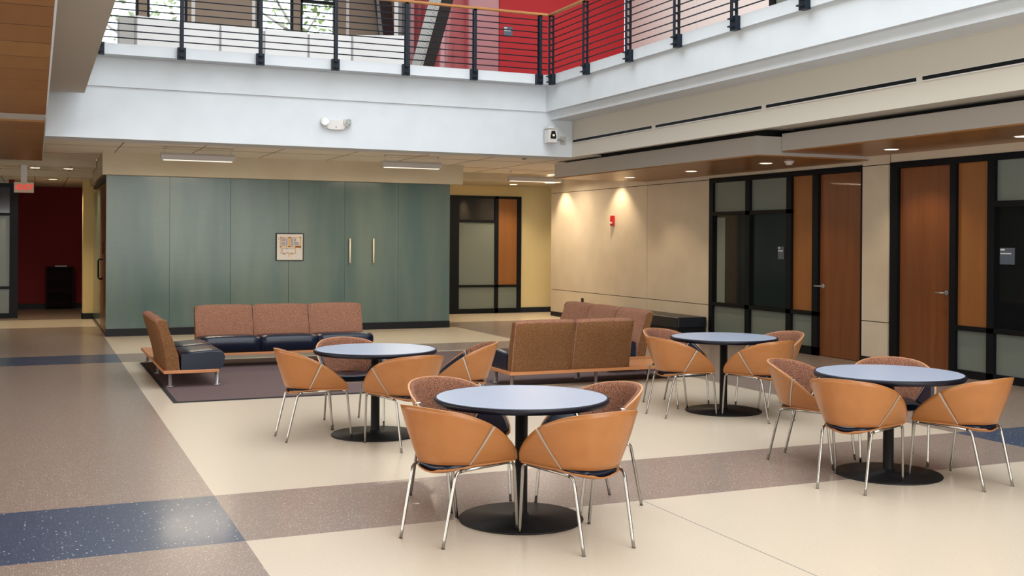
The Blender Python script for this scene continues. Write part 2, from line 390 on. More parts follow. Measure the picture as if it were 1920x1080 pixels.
# --- office front behind the glass room (right) and corridor front (left)
def front(name, y, xs_, zs, head, panes):
    f0 = struct(name, 'black', *[(a, y - .06, z0, b, y, z1) for a, b, z0, z1 in xs_ + zs])
    for m, n_, a, b, z0, z1 in panes: bx(n_, m, (a, y - .02, z0, b, y - .005, z1), parent=f0)
    return f0
front('window_3', 23.5, [(8.45, 8.90, 0, 2.72), (9.79, 9.88, 0, 2.72), (10.36, 10.46, 0, 2.72)],
      [(8.90, 10.36, 2.66, 2.72), (8.90, 9.79, 2.10, 2.16), (8.90, 10.36, .605, .66), (8.90, 10.36, 0, .11)], 2.72,
      [('glass_dark', 'clear_pane', 8.90, 9.79, 2.16, 2.66), ('glass_frost', 'frosted_pane', 8.90, 9.79, .66, 2.10), ('glass_frost', 'frosted_pane', 8.90, 9.79, .11, .605),
       ('panel_wood', 'wood_panel', 9.88, 10.36, .66, 2.66), ('glass_frost', 'frosted_pane', 9.88, 10.36, .11, .605)])
front('window_4', 25.1, [(-.50, -.34, 0, 2.82), (-3.2, -3.1, 0, 2.82), (-1.8, -1.7, 0, 2.82)],
      [(-5, -.5, 2.74, 2.82), (-5, -.5, 2.14, 2.20), (-5, -.5, .61, .67), (-5, -.5, 0, .11)], 2.82,
      [('glass_dark', 'clear_pane', -5, -.5, 2.20, 2.74), ('glass_frost', 'frosted_pane', -5, -.5, .67, 2.14), ('glass_frost', 'frosted_pane', -5, -.5, .11, .61)])
# sliding door on the flank
d3 = struct('door_3', 'door_wood', (1.10, 20.0, .05, 1.14, 21.6, 2.62))
bx('door_glass', 'teal', (1.105, 21.62, .05, 1.135, 24.3, 2.62), parent=d3)
bx('door_track', 'black', (1.04, 19.95, 2.64, 1.10, 23.0, 2.70), parent=d3)
bm = bmesh.new(); tube(bm, [(1.10, 20.9, 1.30), (1.05, 20.9, 1.31), (1.03, 20.9, 1.28), (1.03, 20.9, .98), (1.05, 20.9, .95), (1.10, 20.9, .96)], .016, 10)
obj('pull_handle', bm, 'black', d3)
bx('lock_plate', 'black', (1.09, 20.75, 1.40, 1.10, 20.85, 1.62), parent=d3)

# --- ceilings behind the balcony fascia
def grooves_ceiling(name, x0, x1, y0, y1, z, sx, sy, m='ceiling'):
    o_ = struct(name, m, (x0, y0, z, x1, y1, z + .03)); bm_ = bmesh.new()
    x = x0 + sx
    while x < x1 - .1: box(bm_, x - .007, y0, z - .003, x + .007, y1, z); x += sx
    y = y0 + sy
    while y < y1 - .1: box(bm_, x0, y - .007, z - .003, x1, y + .007, z); y += sy
    obj('ceiling_grid', bm_, 'grid', o_); return o_
MT['grid'] = mat('ceiling_grid_shadow_line', (.20, .16, .11), .8)
grooves_ceiling('ceiling_lobby', .0, 14.3, YF + .55, 21.7, 3.14, 1.22, 1.83)
struct('ceiling_lobby_lower', 'beige', (7.36, 21.7, 2.96, 14.3, 23.5, 3.14))
grooves_ceiling('ceiling_corridor', -4.9, 1.02, 21.72, 23.2, 3.0, .61, .61)
struct('trim_3', 'beige', (-5, 21.66, 3.0, 1.02, 21.71, 3.14))
struct('trim_4', 'beige', (-5, 23.2, 2.88, 1.03, 23.26, 3.03))
grooves_ceiling('ceiling_corridor_low', -4.9, 1.16, 23.27, 28.3, 2.90, .61, .61)
struct('ceiling_corridor_cap', 'beige', (-5, 21.72, 3.035, 1.02, 28.6, 3.10), (1.02, 23.0, 2.965, 7.3, 28.6, 3.10))
struct('ceiling_left', 'beige', (-5, 20.4, 3.14, 0, 21.66, 3.17))

# --- balcony edge, back run
struct('wall_fascia_back', 'white', (-5, YF, 3.06, 8.06, YF + .55, 3.775), (-5, YF - .03, 3.775, XF + .06, YF + .55, 4.18))
struct('trim_curb_back', 'white', (-5, YF - .30, 4.18, XF + .1, YF + .2, 4.33))
# --- balcony edge, right run
struct('wall_fascia_right', 'white', (XF + .02, -9, 3.775, XF + .5, YF - .03, 4.18), (XF + .12, -9, 3.65, XF + .5, YF, 3.775))
struct('trim_curb_right', 'white', (XF - .03, -9, 4.18, XF + .4, YF - .30, 4.33))
# recess face with slot diffusers
wf = struct('wall_recess_right', 'soffit', (8.06, -9, 3.06, 8.16, YF + .55, 3.64))
struct('ceiling_gallery_underside', 'soffit', (8.17, -9, 3.2, 11, 22.3, 3.28))
struct('ceiling_recess', 'soffit', (XF + .5, -9, 3.64, 11, YF + .3, 3.70))
# floor slab of the upper level
struct('floor_upper', 'soffit', (XF + .5, -9, 3.72, 14.4, YF + .6, 4.25), (-5, YF + .56, 3.4, 14.4, 24, 4.25))
# left beam of the other balcony
struct('wall_beam_left', 'soffit', (-.5, -9, 3.63, .59, YF - .31, 4.33))
# cherry board soffit at the left
so = struct('ceiling_wood_soffit', 'boards', (-5, -9, 3.0, .09, 12.74, 3.10), (-5, 13.55, 3.0, .09, 20.3, 3.058))
bx('soffit_gap_panel', 'greybox', (-5, 12.74, 3.02, .085, 13.55, 3.058), parent=so)
bx('soffit_edge_trim', 'white', (.091, -9, 3.0, .105, 20.3, 3.058), parent=so)

# dropped bulkheads along the right wall, cherry underside
b1 = struct('trim_bulkhead_far', 'greybox', (8.76, 12.0, 2.85, 8.80, 18.15, 3.10), (8.80, 12.0, 2.85, XR, 12.04, 3.10), (8.80, 18.11, 2.85, XR, 18.15, 3.10), (8.80, 12.04, 3.06, XR, 18.11, 3.10))
MT['underwood'] = wood('honey_cherry_soffit', (.30, .13, .035), (.40, .19, .06), .32, 'Y', .35)
bx('wood_underside', 'underwood', (8.765, 12.005, 2.832, XR - .002, 18.145, 2.849), parent=b1)
b2 = struct('trim_bulkhead_near', 'greybox', (9.17, 1.0, 2.91, 9.21, 11.99, 3.14), (9.21, 1.0, 3.10, XR, 11.99, 3.14), (9.17, .96, 2.91, XR, 1.0, 3.14))
bx('wood_underside', 'underwood', (9.175, 1.0, 2.892, XR - .002, 11.99, 2.909), parent=b2)
struct('trim_shadow_gap', 'blackmatte', (8.9, 12.1, 3.10, 10.6, 18.0, 3.195), (9.3, 1.1, 3.14, 10.6, 11.9, 3.195))
# slot diffusers
for i, (y0, y1) in enumerate(((13.52, 16.0), (10.94, 13.40), (8.40, 10.84), (5.85, 8.31))):
    o = bx('slot_diffuser', 'black', (8.052, y0, 3.298, 8.064, y1, 3.338))
    tag(o, ['narrow black air slot nearest the corner with the white camera', 'narrow black air slot, second from the corner camera', 'narrow black air slot, third from the corner camera', 'narrow black air slot running off the right of the view'][i], 'air vent', 'linear slot diffusers in the recess')
    bx('vent_frame', 'whiteplastic', (8.05, y0 - .01, 3.338, 8.064, y1 + .01, 3.344), (8.046, y0 - .01, 3.286, 8.064, y1 + .01, 3.298), parent=o)

# ================================================================== UPPER LEVEL
ZU = 4.25
YW = 21.5
# window wall
struct('wall_upper_back', 'tan', (2.62, YW, ZU, 3.92, YW + .2, 7.4), (5.50, YW, ZU, 6.9, YW + .2, 7.4), (-5, YW, ZU, .9, YW + .2, 7.4),
       (.9, YW, 7.0, 5.5, YW + .2, 7.4), (1.74, YW, ZU, 1.89, YW + .2, 7.0), (4.64, YW, ZU, 4.78, YW + .2, 7.0), (.9, YW, ZU, 5.5, YW + .2, 5.2))
struct('wall_upper_sill', 'tan', (.9, YW - .05, 5.2, 5.5, YW - .001, 5.23))
def win(name, x0, x1, z0, z1, bars):
    t_ = .05
    o_ = struct(name, 'black', (x0, YW + .02, z0, x0 + t_, YW + .1, z1), (x1 - t_, YW + .02, z0, x1, YW + .1, z1), (x0, YW + .02, z1 - t_, x1, YW + .1, z1), (x0, YW + .02, z0, x1, YW + .1, z0 + t_), *bars)
    g = bx('window_glass', 'clear', (x0 + t_, YW + .05, z0 + t_, x1 - t_, YW + .056, z1 - t_), parent=o_)
    return o_
MT['clear'] = mat('clear_window_glass', (.95, .98, .97), .0, trans=1.0, spec=.3)
win('window_5', .95, 1.74, 5.23, 7.0, []); win('window_6', 1.89, 2.62, 5.23, 7.0, [])
win('window_7', 3.92, 4.64, 5.23, 7.0, []); win('window_8', 4.78, 5.50, 5.23, 7.0, [(4.78, YW + .02, 6.39, 5.50, YW + .1, 6.45)])
struct('trim_window_light', 'whiteplastic', (2.69, YW - .02, ZU, 2.76, YW, 7.4), (3.83, YW - .02, ZU, 3.89, YW, 7.4), (5.70, YW - .02, ZU, 5.76, YW, 7.4))
# red stair core
wrd = struct('wall_upper_red', 'red', (8.0, 19.0, ZU, 10.69, 19.2, 7.4))
MT['glossred'] = mat('glossy_red_glass', (.34, .06, .07), .22, spec=.6, coat=.6)
MT['pinkglass'] = mat('pinkish_red_glass', (.42, .17, .19), .25, spec=.6, coat=.4)
struct('wall_upper_gloss', 'pinkglass', (6.15, 19.02, ZU, 7.995, 19.2, 7.4))
MT['browncol'] = mat('dark_brown_column', (.07, .045, .045), .5)
struct('trim_column_upper', 'browncol', (5.98, 18.7, ZU, 6.14, 18.9, 7.4))
struct('trim_column_edge', 'whiteplastic', (5.86, 18.72, ZU, 5.92, 18.78, 7.4))
# curved red drum behind the stair, catching light
bm = bmesh.new(); lathe(bm, [(.55, ZU), (.55, 7.4)], 0, 0, 48)
o = obj('wall_upper_drum', bm, 'glossred'); o.location = (6.85, 19.15, 0); o['kind'] = 'structure'
o.rotation_euler = (0, 0, 0)
pr = struct('wall_upper_right', 'pale', (XR, 16.44, ZU, XR + .15, 18.99, 7.4), (XR, 14.35, ZU, XR + .15, 16.43, 7.4), (XR, -9, 6.4, XR + .15, 14.35, 7.4), (XR, -9, ZU, XR + .15, 9.9, 6.4))
w9 = struct('window_9', 'black', (XR, 14.2, ZU, XR + .1, 14.35, 6.4), (XR, 9.9, ZU, XR + .1, 10.0, 6.4), (XR, 12.1, ZU, XR + .1, 12.2, 6.4), (XR, 10, ZU, XR + .1, 14.2, ZU + .1), (XR, 10, 6.3, XR + .1, 14.2, 6.4))
bx('frosted_pane', 'glass_frost', (XR + .03, 10.0, ZU + .1, XR + .045, 14.2, 6.3), parent=w9)
# roof over the galleries, open skylight over the hall
struct('ceiling_roof', 'white', (-5, -9, 8.4, 1.0, 24, 8.5), (7.3, -9, 8.4, 14.4, 24, 8.5), (1.0, 15.0, 8.4, 7.3, 24, 8.5), (1.0, -9, 8.4, 7.3, -5, 8.5), (1.0, -5, 8.45, 7.3, 15, 8.5))
struct('ceiling_gallery', 'white', (-5, YF + .2, 7.4, 14.4, YW + .2, 7.5), (XF + .4, -9, 7.4, 14.4, YF + .2, 7.5))

# stair beside the red wall
st = thing('steel_staircase', 'steep dark staircase with a pale speckled edge rising in front of the red wall', 'staircase', (0, 0, 0))
MT['darksteel'] = mat('dark_bronze_steel', (.025, .018, .018), .4)
MT['tread'] = mat('perforated_pale_tread', (.55, .56, .56), .5)
tt, tn, tl, tb = nt(MT['tread']); ck = tn.new('ShaderNodeTexChecker'); ck.inputs['Scale'].default_value = 22; ck.inputs[1].default_value = (.62, .63, .62, 1); ck.inputs[2].default_value = (.40, .41, .41, 1); tl.new(coord(MT['tread']), ck.inputs[0]); tl.new(ck.outputs[0], tb.inputs['Base Color'])
def flight(w_, dy0=0): return [(18.55 + dy0, ZU), (18.15 + dy0, ZU), (15.15 + dy0, ZU + 3.1), (15.55 + dy0, ZU + 3.1)]
bm = bmesh.new(); prism(bm, flight(0), 'X', 6.06, 6.26); obj('stringer', bm, 'darksteel', st)
bm = bmesh.new(); prism(bm, flight(0), 'X', 5.965, 6.055); obj('pale_stringer', bm, 'tread', st)
for k in range(16):
    t_ = (k + .6) / 16; y = 18.52 - 3.0 * t_; z = ZU + 3.1 * t_ + .06
    bx('tread', 'darksteel', (6.058, y - .12, z - .02, 6.255, y + .12, z + .01), parent=st)

# slanted dark duct and white screen wall on the gallery
du = bmesh.new(); prism(du, [(6.12, 7.35), (6.40, 7.35), (6.62, 5.2), (6.40, 5.2)], 'Y', 21.0, 21.3)
tag(obj('slanted_duct', du, 'darksteel'), 'dark slanting brace against the taupe wall upstairs, left of the brown column', 'brace')
spots = [((1.13, 17.5), (1.36, 17.25)), ((1.36, 17.25), (2.03, 17.5)), ((2.03, 17.5), (2.63, 17.5)), ((2.63, 17.5), (3.31, 17.5)), ((3.31, 17.5), (4.02, 17.5)), ((4.02, 17.5), (4.74, 17.5)), ((4.74, 17.5), (5.60, 17.15))]
sc = thing('screen_partition', 'long low white panelled screen standing behind the balcony railing', 'partition')
for i, (a, b) in enumerate(spots):
    va, vb = Vector((*a, 0)), Vector((*b, 0)); dv = (vb - va).normalized(); nn = Vector((-dv.y, dv.x, 0)) * .02
    ztop = 5.02 if i < 6 else 5.04
    bm = bmesh.new(); prism(bm, [tuple((va + dv * .012 + nn).xy), tuple((vb - dv * .012 + nn).xy), tuple((vb - dv * .012 - nn).xy), tuple((va + dv * .012 - nn).xy)], 'Z', ZU + .04, ztop)
    obj('screen_panel', bm, 'wpanel', sc)
    bx('panel_post', 'grey', (a[0] - .014, a[1] - .04, ZU, a[0] + .014, a[1] + .03, ztop - .03), parent=sc)

# trees outside the gallery windows
def tree(x, y, z0, h, n, label):
    t_ = thing('leafy_tree', label, 'tree', (x, y, z0), 0, 'trees outside the upper windows')
    bm = bmesh.new(); tube(bm, [(0, 0, 0), (.1, 0, h * .45), (-.05, .1, h * .9)], [.14, .09, .03], 8)
    for k in range(7):
        a = random.uniform(0, 2 * PI); zz = h * random.uniform(.35, .8)
        tube(bm, [(0, 0, zz), (math.cos(a) * .8, math.sin(a) * .8, zz + .5), (math.cos(a) * 1.5, math.sin(a) * 1.5, zz + 1.1)], [.05, .03, .01], 6)
    obj('trunk', bm, 'bark', t_)
    bm = bmesh.new()
    for k in range(n):
        u = Vector((random.gauss(0, 1), random.gauss(0, 1), random.gauss(0, 1))).normalized() * random.uniform(.3, 1) ** .6
        c = Vector((u.x * 1.9, u.y * 1.9, h * .68 + u.z * h * .42)); s = random.uniform(.06, .11)
        q = Euler((random.uniform(0, 6), random.uniform(0, 6), random.uniform(0, 6))).to_matrix()
        vs = [bm.verts.new(c + q @ Vector(p) * s) for p in ((-.5, 0, 0), (0, -1, .1), (.5, 0, 0), (0, 1, .1))]
        bm.faces.new(vs)
    o_ = obj('foliage', bm, 'leaf', t_, fix=False); return t_
tree(2.3, 27, 0, 8.5, 900, 'pale green tree seen through the left pair of upstairs windows')
tree(6.0, 27.5, 0, 9.0, 1100, 'pale green tree seen through the right pair of upstairs windows')
struct('floor_outside', 'ground', (-20, 24.2, -.3, 30, 60, -.2))

# ------------------------------------------------------------------ railings
ZB, ZT = 4.16, 5.25
CZ = [4.40 + .0968 * k for k in range(9)]
def railing(name, label, along, fixed, posts, lo, hi, sgn):
    t_ = thing(name, label, 'railing')
    def bb(p0, p1, q0, q1, z0, z1):   # p along run, q across
        return (p0, q0, z0, p1, q1, z1) if along == 'X' else (q0, p0, z0, q1, p1, z1)
    for p in posts:
        po = bx('post', 'rail', bb(p - .022, p + .022, fixed - .042, fixed - .026, ZB + .1, ZT), bb(p - .022, p + .022, fixed + .026, fixed + .042, ZB + .1, ZT), bb(p - .022, p + .022, fixed - .042, fixed + .042, ZT - .02, ZT),
                *[bb(p - .02, p + .02, fixed - .03, fixed + .03, z - .012, z + .012) for z in CZ], parent=t_)
        bx('bracket', 'rail', bb(p - .055, p + .055, min(fixed - sgn * .02, fixed + sgn * .055), max(fixed - sgn * .02, fixed + sgn * .055), ZB, ZB + .165),
           bb(p - .03, p + .03, min(fixed, fixed - sgn * .075), max(fixed, fixed - sgn * .075), ZB + .03, ZB + .045), bb(p - .03, p + .03, min(fixed, fixed - sgn * .075), max(fixed, fixed - sgn * .075), ZB + .12, ZB + .135), parent=po)
    for z in CZ:
        bm = bmesh.new(); tube(bm, [(lo, fixed, z), (hi, fixed, z)] if along == 'X' else [(fixed, lo, z), (fixed, hi, z)], .0085, 8)
        obj('cable', bm, 'rail', t_)
    bm = bmesh.new(); box(bm, *bb(lo, hi, fixed - .03, fixed + .03, ZT, ZT + .04), bev=.012)
    obj('handrail', bm, 'handrail', t_)
railing('balcony_railing', 'black cable railing with wooden handrail across the back balcony', 'X', 15.69, [-.3, .78, 1.84, 2.92, 4.01, 5.09, 6.19, 7.30], -2, 7.436, 1)
railing('balcony_railing', 'black cable railing with wooden handrail along the right-hand balcony', 'Y', 7.47, [15.62, 14.45, 13.17, 11.93, 10.68, 9.42, 8.15, 6.9, 5.6, 4.3], -2, 15.70, 1)

# ================================================================== WALL AND CEILING THINGS
# emergency light on the fascia
el = thing('emergency_light', 'white emergency light with two round lamps on the white fascia', 'emergency light', (4.10, YF, 3.42))
bm = bmesh.new()
pts = []
for k in range(28):
    a = 2 * PI * k / 28; pts.append((.20 * math.copysign(abs(math.cos(a)) ** .7, math.cos(a)), (.085 if math.sin(a) < 0 else .055) * math.copysign(abs(math.sin(a)) ** .8, math.sin(a)) - .01))
prism(bm, pts, 'Y', -.06, 0); bmesh.ops.bevel(bm, geom=[e for e in bm.edges if abs(e.verts[0].co.y + .06) < 1e-4 and abs(e.verts[1].co.y + .06) < 1e-4], offset=.02, segments=3, affect='EDGES')
obj('housing', bm, 'whiteplastic', el)
MT['lens'] = mat('faceted_lamp_lens', (.42, .47, .43), .15, metal=.4)
noise_mix(MT['lens'], (.18, .24, .21), (.75, .78, .74), (1, 1, 1), 45, 2)
for s in (-1, 1):
    bm = bmesh.new(); tube(bm, [(s * .165, -.03, .02), (s * .175, -.10, .015)], .062, 28); h = obj('lamp_head', bm, 'whiteplastic', el)
    bm = bmesh.new(); tube(bm, [(s * .175, -.10, .015), (s * .176, -.106, .015)], .052, 28); obj('lamp_lens', bm, 'lens', h)
bm = bmesh.new(); tube(bm, [(.0, -.058, -.055), (0, -.063, -.055)], .008, 12); obj('indicator', bm, 'black', el)
# corner camera
sc_ = thing('security_camera', 'white box camera on an arm where the two balcony fascias meet', 'camera', (7.60, 15.9, 3.38))
bx('housing', 'whiteplastic', (-.075, -.10, -.12, .075, .08, .10), parent=sc_, bev=.01)
bx('sunshield', 'whiteplastic', (-.09, -.11, .105, .08, .09, .118), (-.06, -.05, .118, .03, .05, .15), parent=sc_, bev=.004)
bm = bmesh.new(); prism(bm, [(-.045, -.055), (.045, -.055), (.05, -.02), (.03, .07), (-.03, .07), (-.05, -.02)], 'Y', -.106, -.098); obj('window', bm, 'glass_dark', sc_)
bm = bmesh.new(); tube(bm, [(.0, -.11, .0), (.0, -.118, -.0)], .02, 20); obj('lens', bm, 'pull', sc_)
bm = bmesh.new(); tube(bm, [(.07, 0, -.05), (.2, .02, -.06), (.3, .14, -.06)], .014, 10); obj('arm', bm, 'satin', sc_)
bx('mount_plate', 'greybox', (.24, .13, -.12, .34, .15, .01), parent=sc_)
# fire strobe and outlet on tan wall
fs = thing('fire_alarm_strobe', 'small red fire alarm strobe on the tan panel wall', 'fire alarm', (XR, 19.42, 2.105))
bx('housing', 'redplastic', (-.045, -.06, -.10, 0, .06, .10), parent=fs, bev=.008)
bx('strobe_lens', 'whiteplastic', (-.075, -.035, -.065, -.045, .035, -.03), parent=fs, bev=.006)
ou = bx('wall_outlet', 'blackmatte', (XR - .012, 20.70, .32, XR, 20.80, .47)); tag(ou, 'small dark outlet plate low on the tan wall behind the sofas', 'outlet')
# exit sign
ex = thing('exit_sign', 'hanging exit sign with red letters and arrow over the corridor', 'exit sign', (-.20, 21.6, 2.59))
bx('face', 'exitface', (-.165, -.03, -.095, .165, .03, .095), parent=ex, bev=.006)
textmesh('lettering', 'EXIT', .135, 'exitred', ex, (.025, -.034, 0), Euler((PI / 2, 0, 0)))
bm = bmesh.new(); prism(bm, [(-.15, 0), (-.118, .03), (-.118, -.03)], 'Y', -.036, -.030); obj('arrow', bm, 'exitred', ex)
bx('mount', 'whiteplastic', (-.05, -.02, .095, .05, .02, .41), parent=ex)
# directory map on the glass
mp_ = thing('floor_map', 'square framed floor plan in orange and grey on the teal glass', 'map', (4.24, YG + .02, 1.545))
bx('frame', 'black', (-.25, -.03, -.25, .25, 0, .25), parent=mp_)
bx('sheet', 'paper', (-.235, -.034, -.235, .235, -.03, .235), parent=mp_)
def mapr(name, m, rects): bx(name, m, *[(a / 1000 - .235, -.037, .235 - d_ / 1000, c / 1000 - .235, -.034, .235 - b / 1000) for a, b, c, d_ in rects], parent=mp_)
mapr('plan_corridors', 'orange', [(55, 55, 440, 68), (55, 55, 72, 240), (55, 225, 440, 240), (205, 55, 250, 235), (415, 55, 440, 260), (335, 210, 420, 250), (70, 240, 84, 350), (330, 240, 345, 350), (70, 340, 345, 352), (150, 350, 162, 378), (288, 350, 300, 372), (212, 350, 228, 410)])
mapr('plan_rooms', 'grey', [(80, 72, 150, 130), (80, 140, 150, 215), (255, 75, 300, 220), (310, 80, 350, 130), (310, 140, 400, 205), (160, 80, 195, 215), (95, 260, 320, 268), (95, 268, 104, 325), (20, 85, 42, 100), (20, 140, 34, 150), (105, 345, 140, 372), (245, 345, 280, 370), (170, 330, 215, 338), (165, 262, 200, 268)])
# bright reflections in the glass, built as cream bars
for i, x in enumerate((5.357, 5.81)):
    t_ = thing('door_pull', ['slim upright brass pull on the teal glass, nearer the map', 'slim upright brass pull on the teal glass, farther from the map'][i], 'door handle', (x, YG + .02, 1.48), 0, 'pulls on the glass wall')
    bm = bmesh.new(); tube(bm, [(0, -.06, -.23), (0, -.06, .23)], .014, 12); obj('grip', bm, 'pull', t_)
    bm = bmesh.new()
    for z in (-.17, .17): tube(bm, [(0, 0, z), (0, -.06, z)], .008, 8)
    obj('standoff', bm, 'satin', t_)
# room signs
def roomsign(label, y, z, wd, ht, x):
    t_ = thing('room_sign', label, 'sign', (x, y, z), 0, 'slate room signs')
    bx('plate', 'signblue', (-.012, -wd / 2, -ht / 2, 0, wd / 2, ht / 2), parent=t_)
    bx('lettering', 'signwhite', (-.015, wd * .15, ht * .34, -.012, wd * .45, ht * .44), *[(-.015, wd * .45 - k * wd * .13 - wd * .1, ht * .12, -.012, wd * .45 - k * wd * .13, ht * .2) for k in range(6)], parent=t_)
roomsign('narrow slate sign on the dark pane left of the first cherry door', 14.02, 1.52, .15, .20, XR + .028)
roomsign('slate sign on the dark pane at the right edge of the view', 9.67, 1.535, .21, .20, XR + .028)
t_ = thing('room_sign', 'slate sign on the bright red wall upstairs', 'sign', (8.17, 18.998, 5.645), 0, 'slate room signs')
bx('plate', 'signblue', (-.09, -.012, -.09, .09, 0, .09), parent=t_)
bx('lettering', 'signwhite', (-.08, -.015, .05, -.02, -.012, .072), (-.08, -.015, .005, -.02, -.012, .025), (-.01, -.015, .005, .055, -.012, .025), parent=t_)

# suspended fluorescent fittings
def pendant(x0, x1, y, z, label, first=None):
    t_ = thing('pendant_light', label, 'pendant light', ((x0 + x1) / 2, y, z), 0, 'suspended strip lights'); h = (x1 - x0) / 2
    bm = bmesh.new(); prism(bm, [(-.055, 0), (.055, 0), (.075, .075), (.04, .11), (-.04, .11), (-.075, .075)], 'X', -h, h); obj('housing', bm, 'greyfit', t_)
    bx('lens', 'lamp_white', (-h + .04, -.05, -.008, h - .04, .05, 0), parent=t_)
    for s in (-1, 1):
        bm = bmesh.new(); tube(bm, [(s * (h - .05), 0, .11), (s * (h - .05), 0, 3.14 - z)], .004, 6); tube(bm, [(s * (h - .05), 0, 3.12 - z), (s * (h - .05), 0, 3.14 - z)], .02, 10); obj('cable', bm, 'greyfit', t_)
    a_ = area('lamp_glow', ((x0 + x1) / 2, y, z - .02), (0, 0, 0), x1 - x0 - .1, .09, 44, (1, .84, .62))
MT['greyfit'] = mat('grey_enamel_fitting', (.50, .48, .46), .5)
pendant(1.80, 2.94, 18.0, 2.93, 'suspended strip light on the left, over the long sofa')
pendant(5.42, 6.48, 18.0, 2.93, 'suspended strip light in the middle, over the right part of the glass wall')
pendant(8.98, 10.2, 20.8, 2.93, 'suspended strip light at the right, near the yellow wall')

# recessed downlights
def downlight(x, y, z, label, power, spot, rad=.085, aim=None, blend=.6):
    if label:
      t_ = thing('recessed_downlight', label, 'ceiling light', (x, y, z), 0, 'recessed downlights')
      bm = bmesh.new(); lathe(bm, [(rad, -.001), (rad + .018, -.006), (rad + .02, -.001), (rad + .02, 0), (rad, 0)], seg=32); obj('trim_ring', bm, 'trimring', t_)
      bm = bmesh.new(); lathe(bm, [(0, -.003), (rad, -.003)], seg=32); obj('lens', bm, 'lamp', t_)
    l = bpy.data.lights.new('downlight_lamp', 'SPOT'); l.energy = power; l.color = (1, .80, .54); l.spot_size = R(spot); l.spot_blend = blend; l.shadow_soft_size = .04
    o_ = bpy.data.objects.new('downlight_lamp', l); COL.objects.link(o_); o_.location = (x, y, z - .02)
    if aim: o_.rotation_euler = (Vector(aim) - o_.location).to_track_quat('-Z', 'Y').to_euler()
downlight(10.35, 21.6, 3.138, 'recessed ceiling light farthest along the tan wall, near the corridor', 110, 95)
downlight(10.35, 19.1, 3.138, 'recessed ceiling light just beyond the cherry soffit, washing the tan wall', 110, 95)
downlight(9.72, 17.05, 2.832, 'recessed light at the far end of the far cherry soffit', 55, 110)
downlight(9.75, 15.1, 2.832, 'recessed light in the middle of the far cherry soffit', 55, 110)
downlight(9.70, 13.05, 2.832, 'recessed light beside the smoke detector in the far cherry soffit', 45, 110)
downlight(10.1, 10.95, 2.892, 'recessed light in the near cherry soffit above the second door', 45, 110)
downlight(10.15, 8.95, 2.892, 'recessed light in the near cherry soffit at the right edge of the view', 45, 110)
downlight(10.15, 6.8, 2.892, None, 45, 110)
downlight(9.9, 22.65, 2.96, 'recessed light over the yellow corridor at the back right', 70, 120)
downlight(-.02, 22.4, 3.0, 'recessed light over the left corridor, left of the front pair', 90, 120)
downlight(.56, 22.4, 3.0, 'recessed light over the left corridor, right of the front pair', 90, 120)
downlight(.32, 24.6, 2.90, 'recessed light over the left corridor, just before the maroon wall', 85, 140)
downlight(12.3, 22.65, 2.96, None, 80, 120)
# small ceiling devices
sd = thing('smoke_detector', 'white domed smoke detector in the far cherry soffit', 'smoke detector', (9.78, 12.62, 2.832))
bm = bmesh.new(); lathe(bm, [(0, -.055), (.03, -.053), (.05, -.04), (.052, -.02), (.07, -.018), (.072, 0)], seg=32); obj('body', bm, 'whiteplastic', sd)
for i, (x, y, lab) in enumerate(((4.75, 17.3, 'small round sprinkler cap in the ceiling between two strip lights'), (7.9, 17.6, 'small round sprinkler cap in the ceiling left of the grey bulkhead'), (.42, 17.3, 'small round sprinkler cap in the ceiling beside the cherry soffit'))):
    bm = bmesh.new(); lathe(bm, [(0, -.02), (.035, -.018), (.05, 0)], x, y, 24)
    for v in bm.verts: v.co.z += 3.14
    tag(obj('sprinkler_cap', bm, 'grid'), lab, 'sprinkler', 'ceiling sprinkler caps')

# bookshelf against maroon wall
MT['shelfwood'] = mat('espresso_shelf_wood', (.018, .008, .008), .7, spec=.15)
bs = thing('magazine_rack', 'dark open shelf unit against the maroon wall at the end of the corridor', 'shelf', (.53, 28.05, 0))
bx('side_panel', 'shelfwood', (-.30, -.15, 0, -.27, .15, 1.0), parent=bs); bx('side_panel', 'shelfwood', (.27, -.15, 0, .30, .15, 1.0), parent=bs)
bx('back_panel', 'shelfwood', (-.27, .13, 0, .27, .15, 1.0), parent=bs)
for z in (.08, .38, .68, .98): bx('shelf', 'shelfwood', (-.27, -.15, z, .27, .13, z + .02), parent=bs)
pa = bx('paper_stack', 'paper', (.42, 27.95, 1.0, .68, 28.12, 1.03)); tag(pa, 'loose papers lying on top of the dark shelf unit', 'papers')

# ================================================================== FURNITURE
# rug
rg = thing('area_rug', 'large dark brown rug under the sofas', 'rug')
bx('rug_field', 'rug', (1.34, 11.64, .001, 7.72, 15.46, .009), parent=rg)
bx('binding', 'rugedge', (1.30, 11.60, .001, 7.76, 11.64, .010), (1.30, 15.46, .001, 7.76, 15.50, .010), (1.30, 11.64, .001, 1.34, 15.46, .010), (7.72, 11.64, .001, 7.76, 15.46, .010), parent=rg)

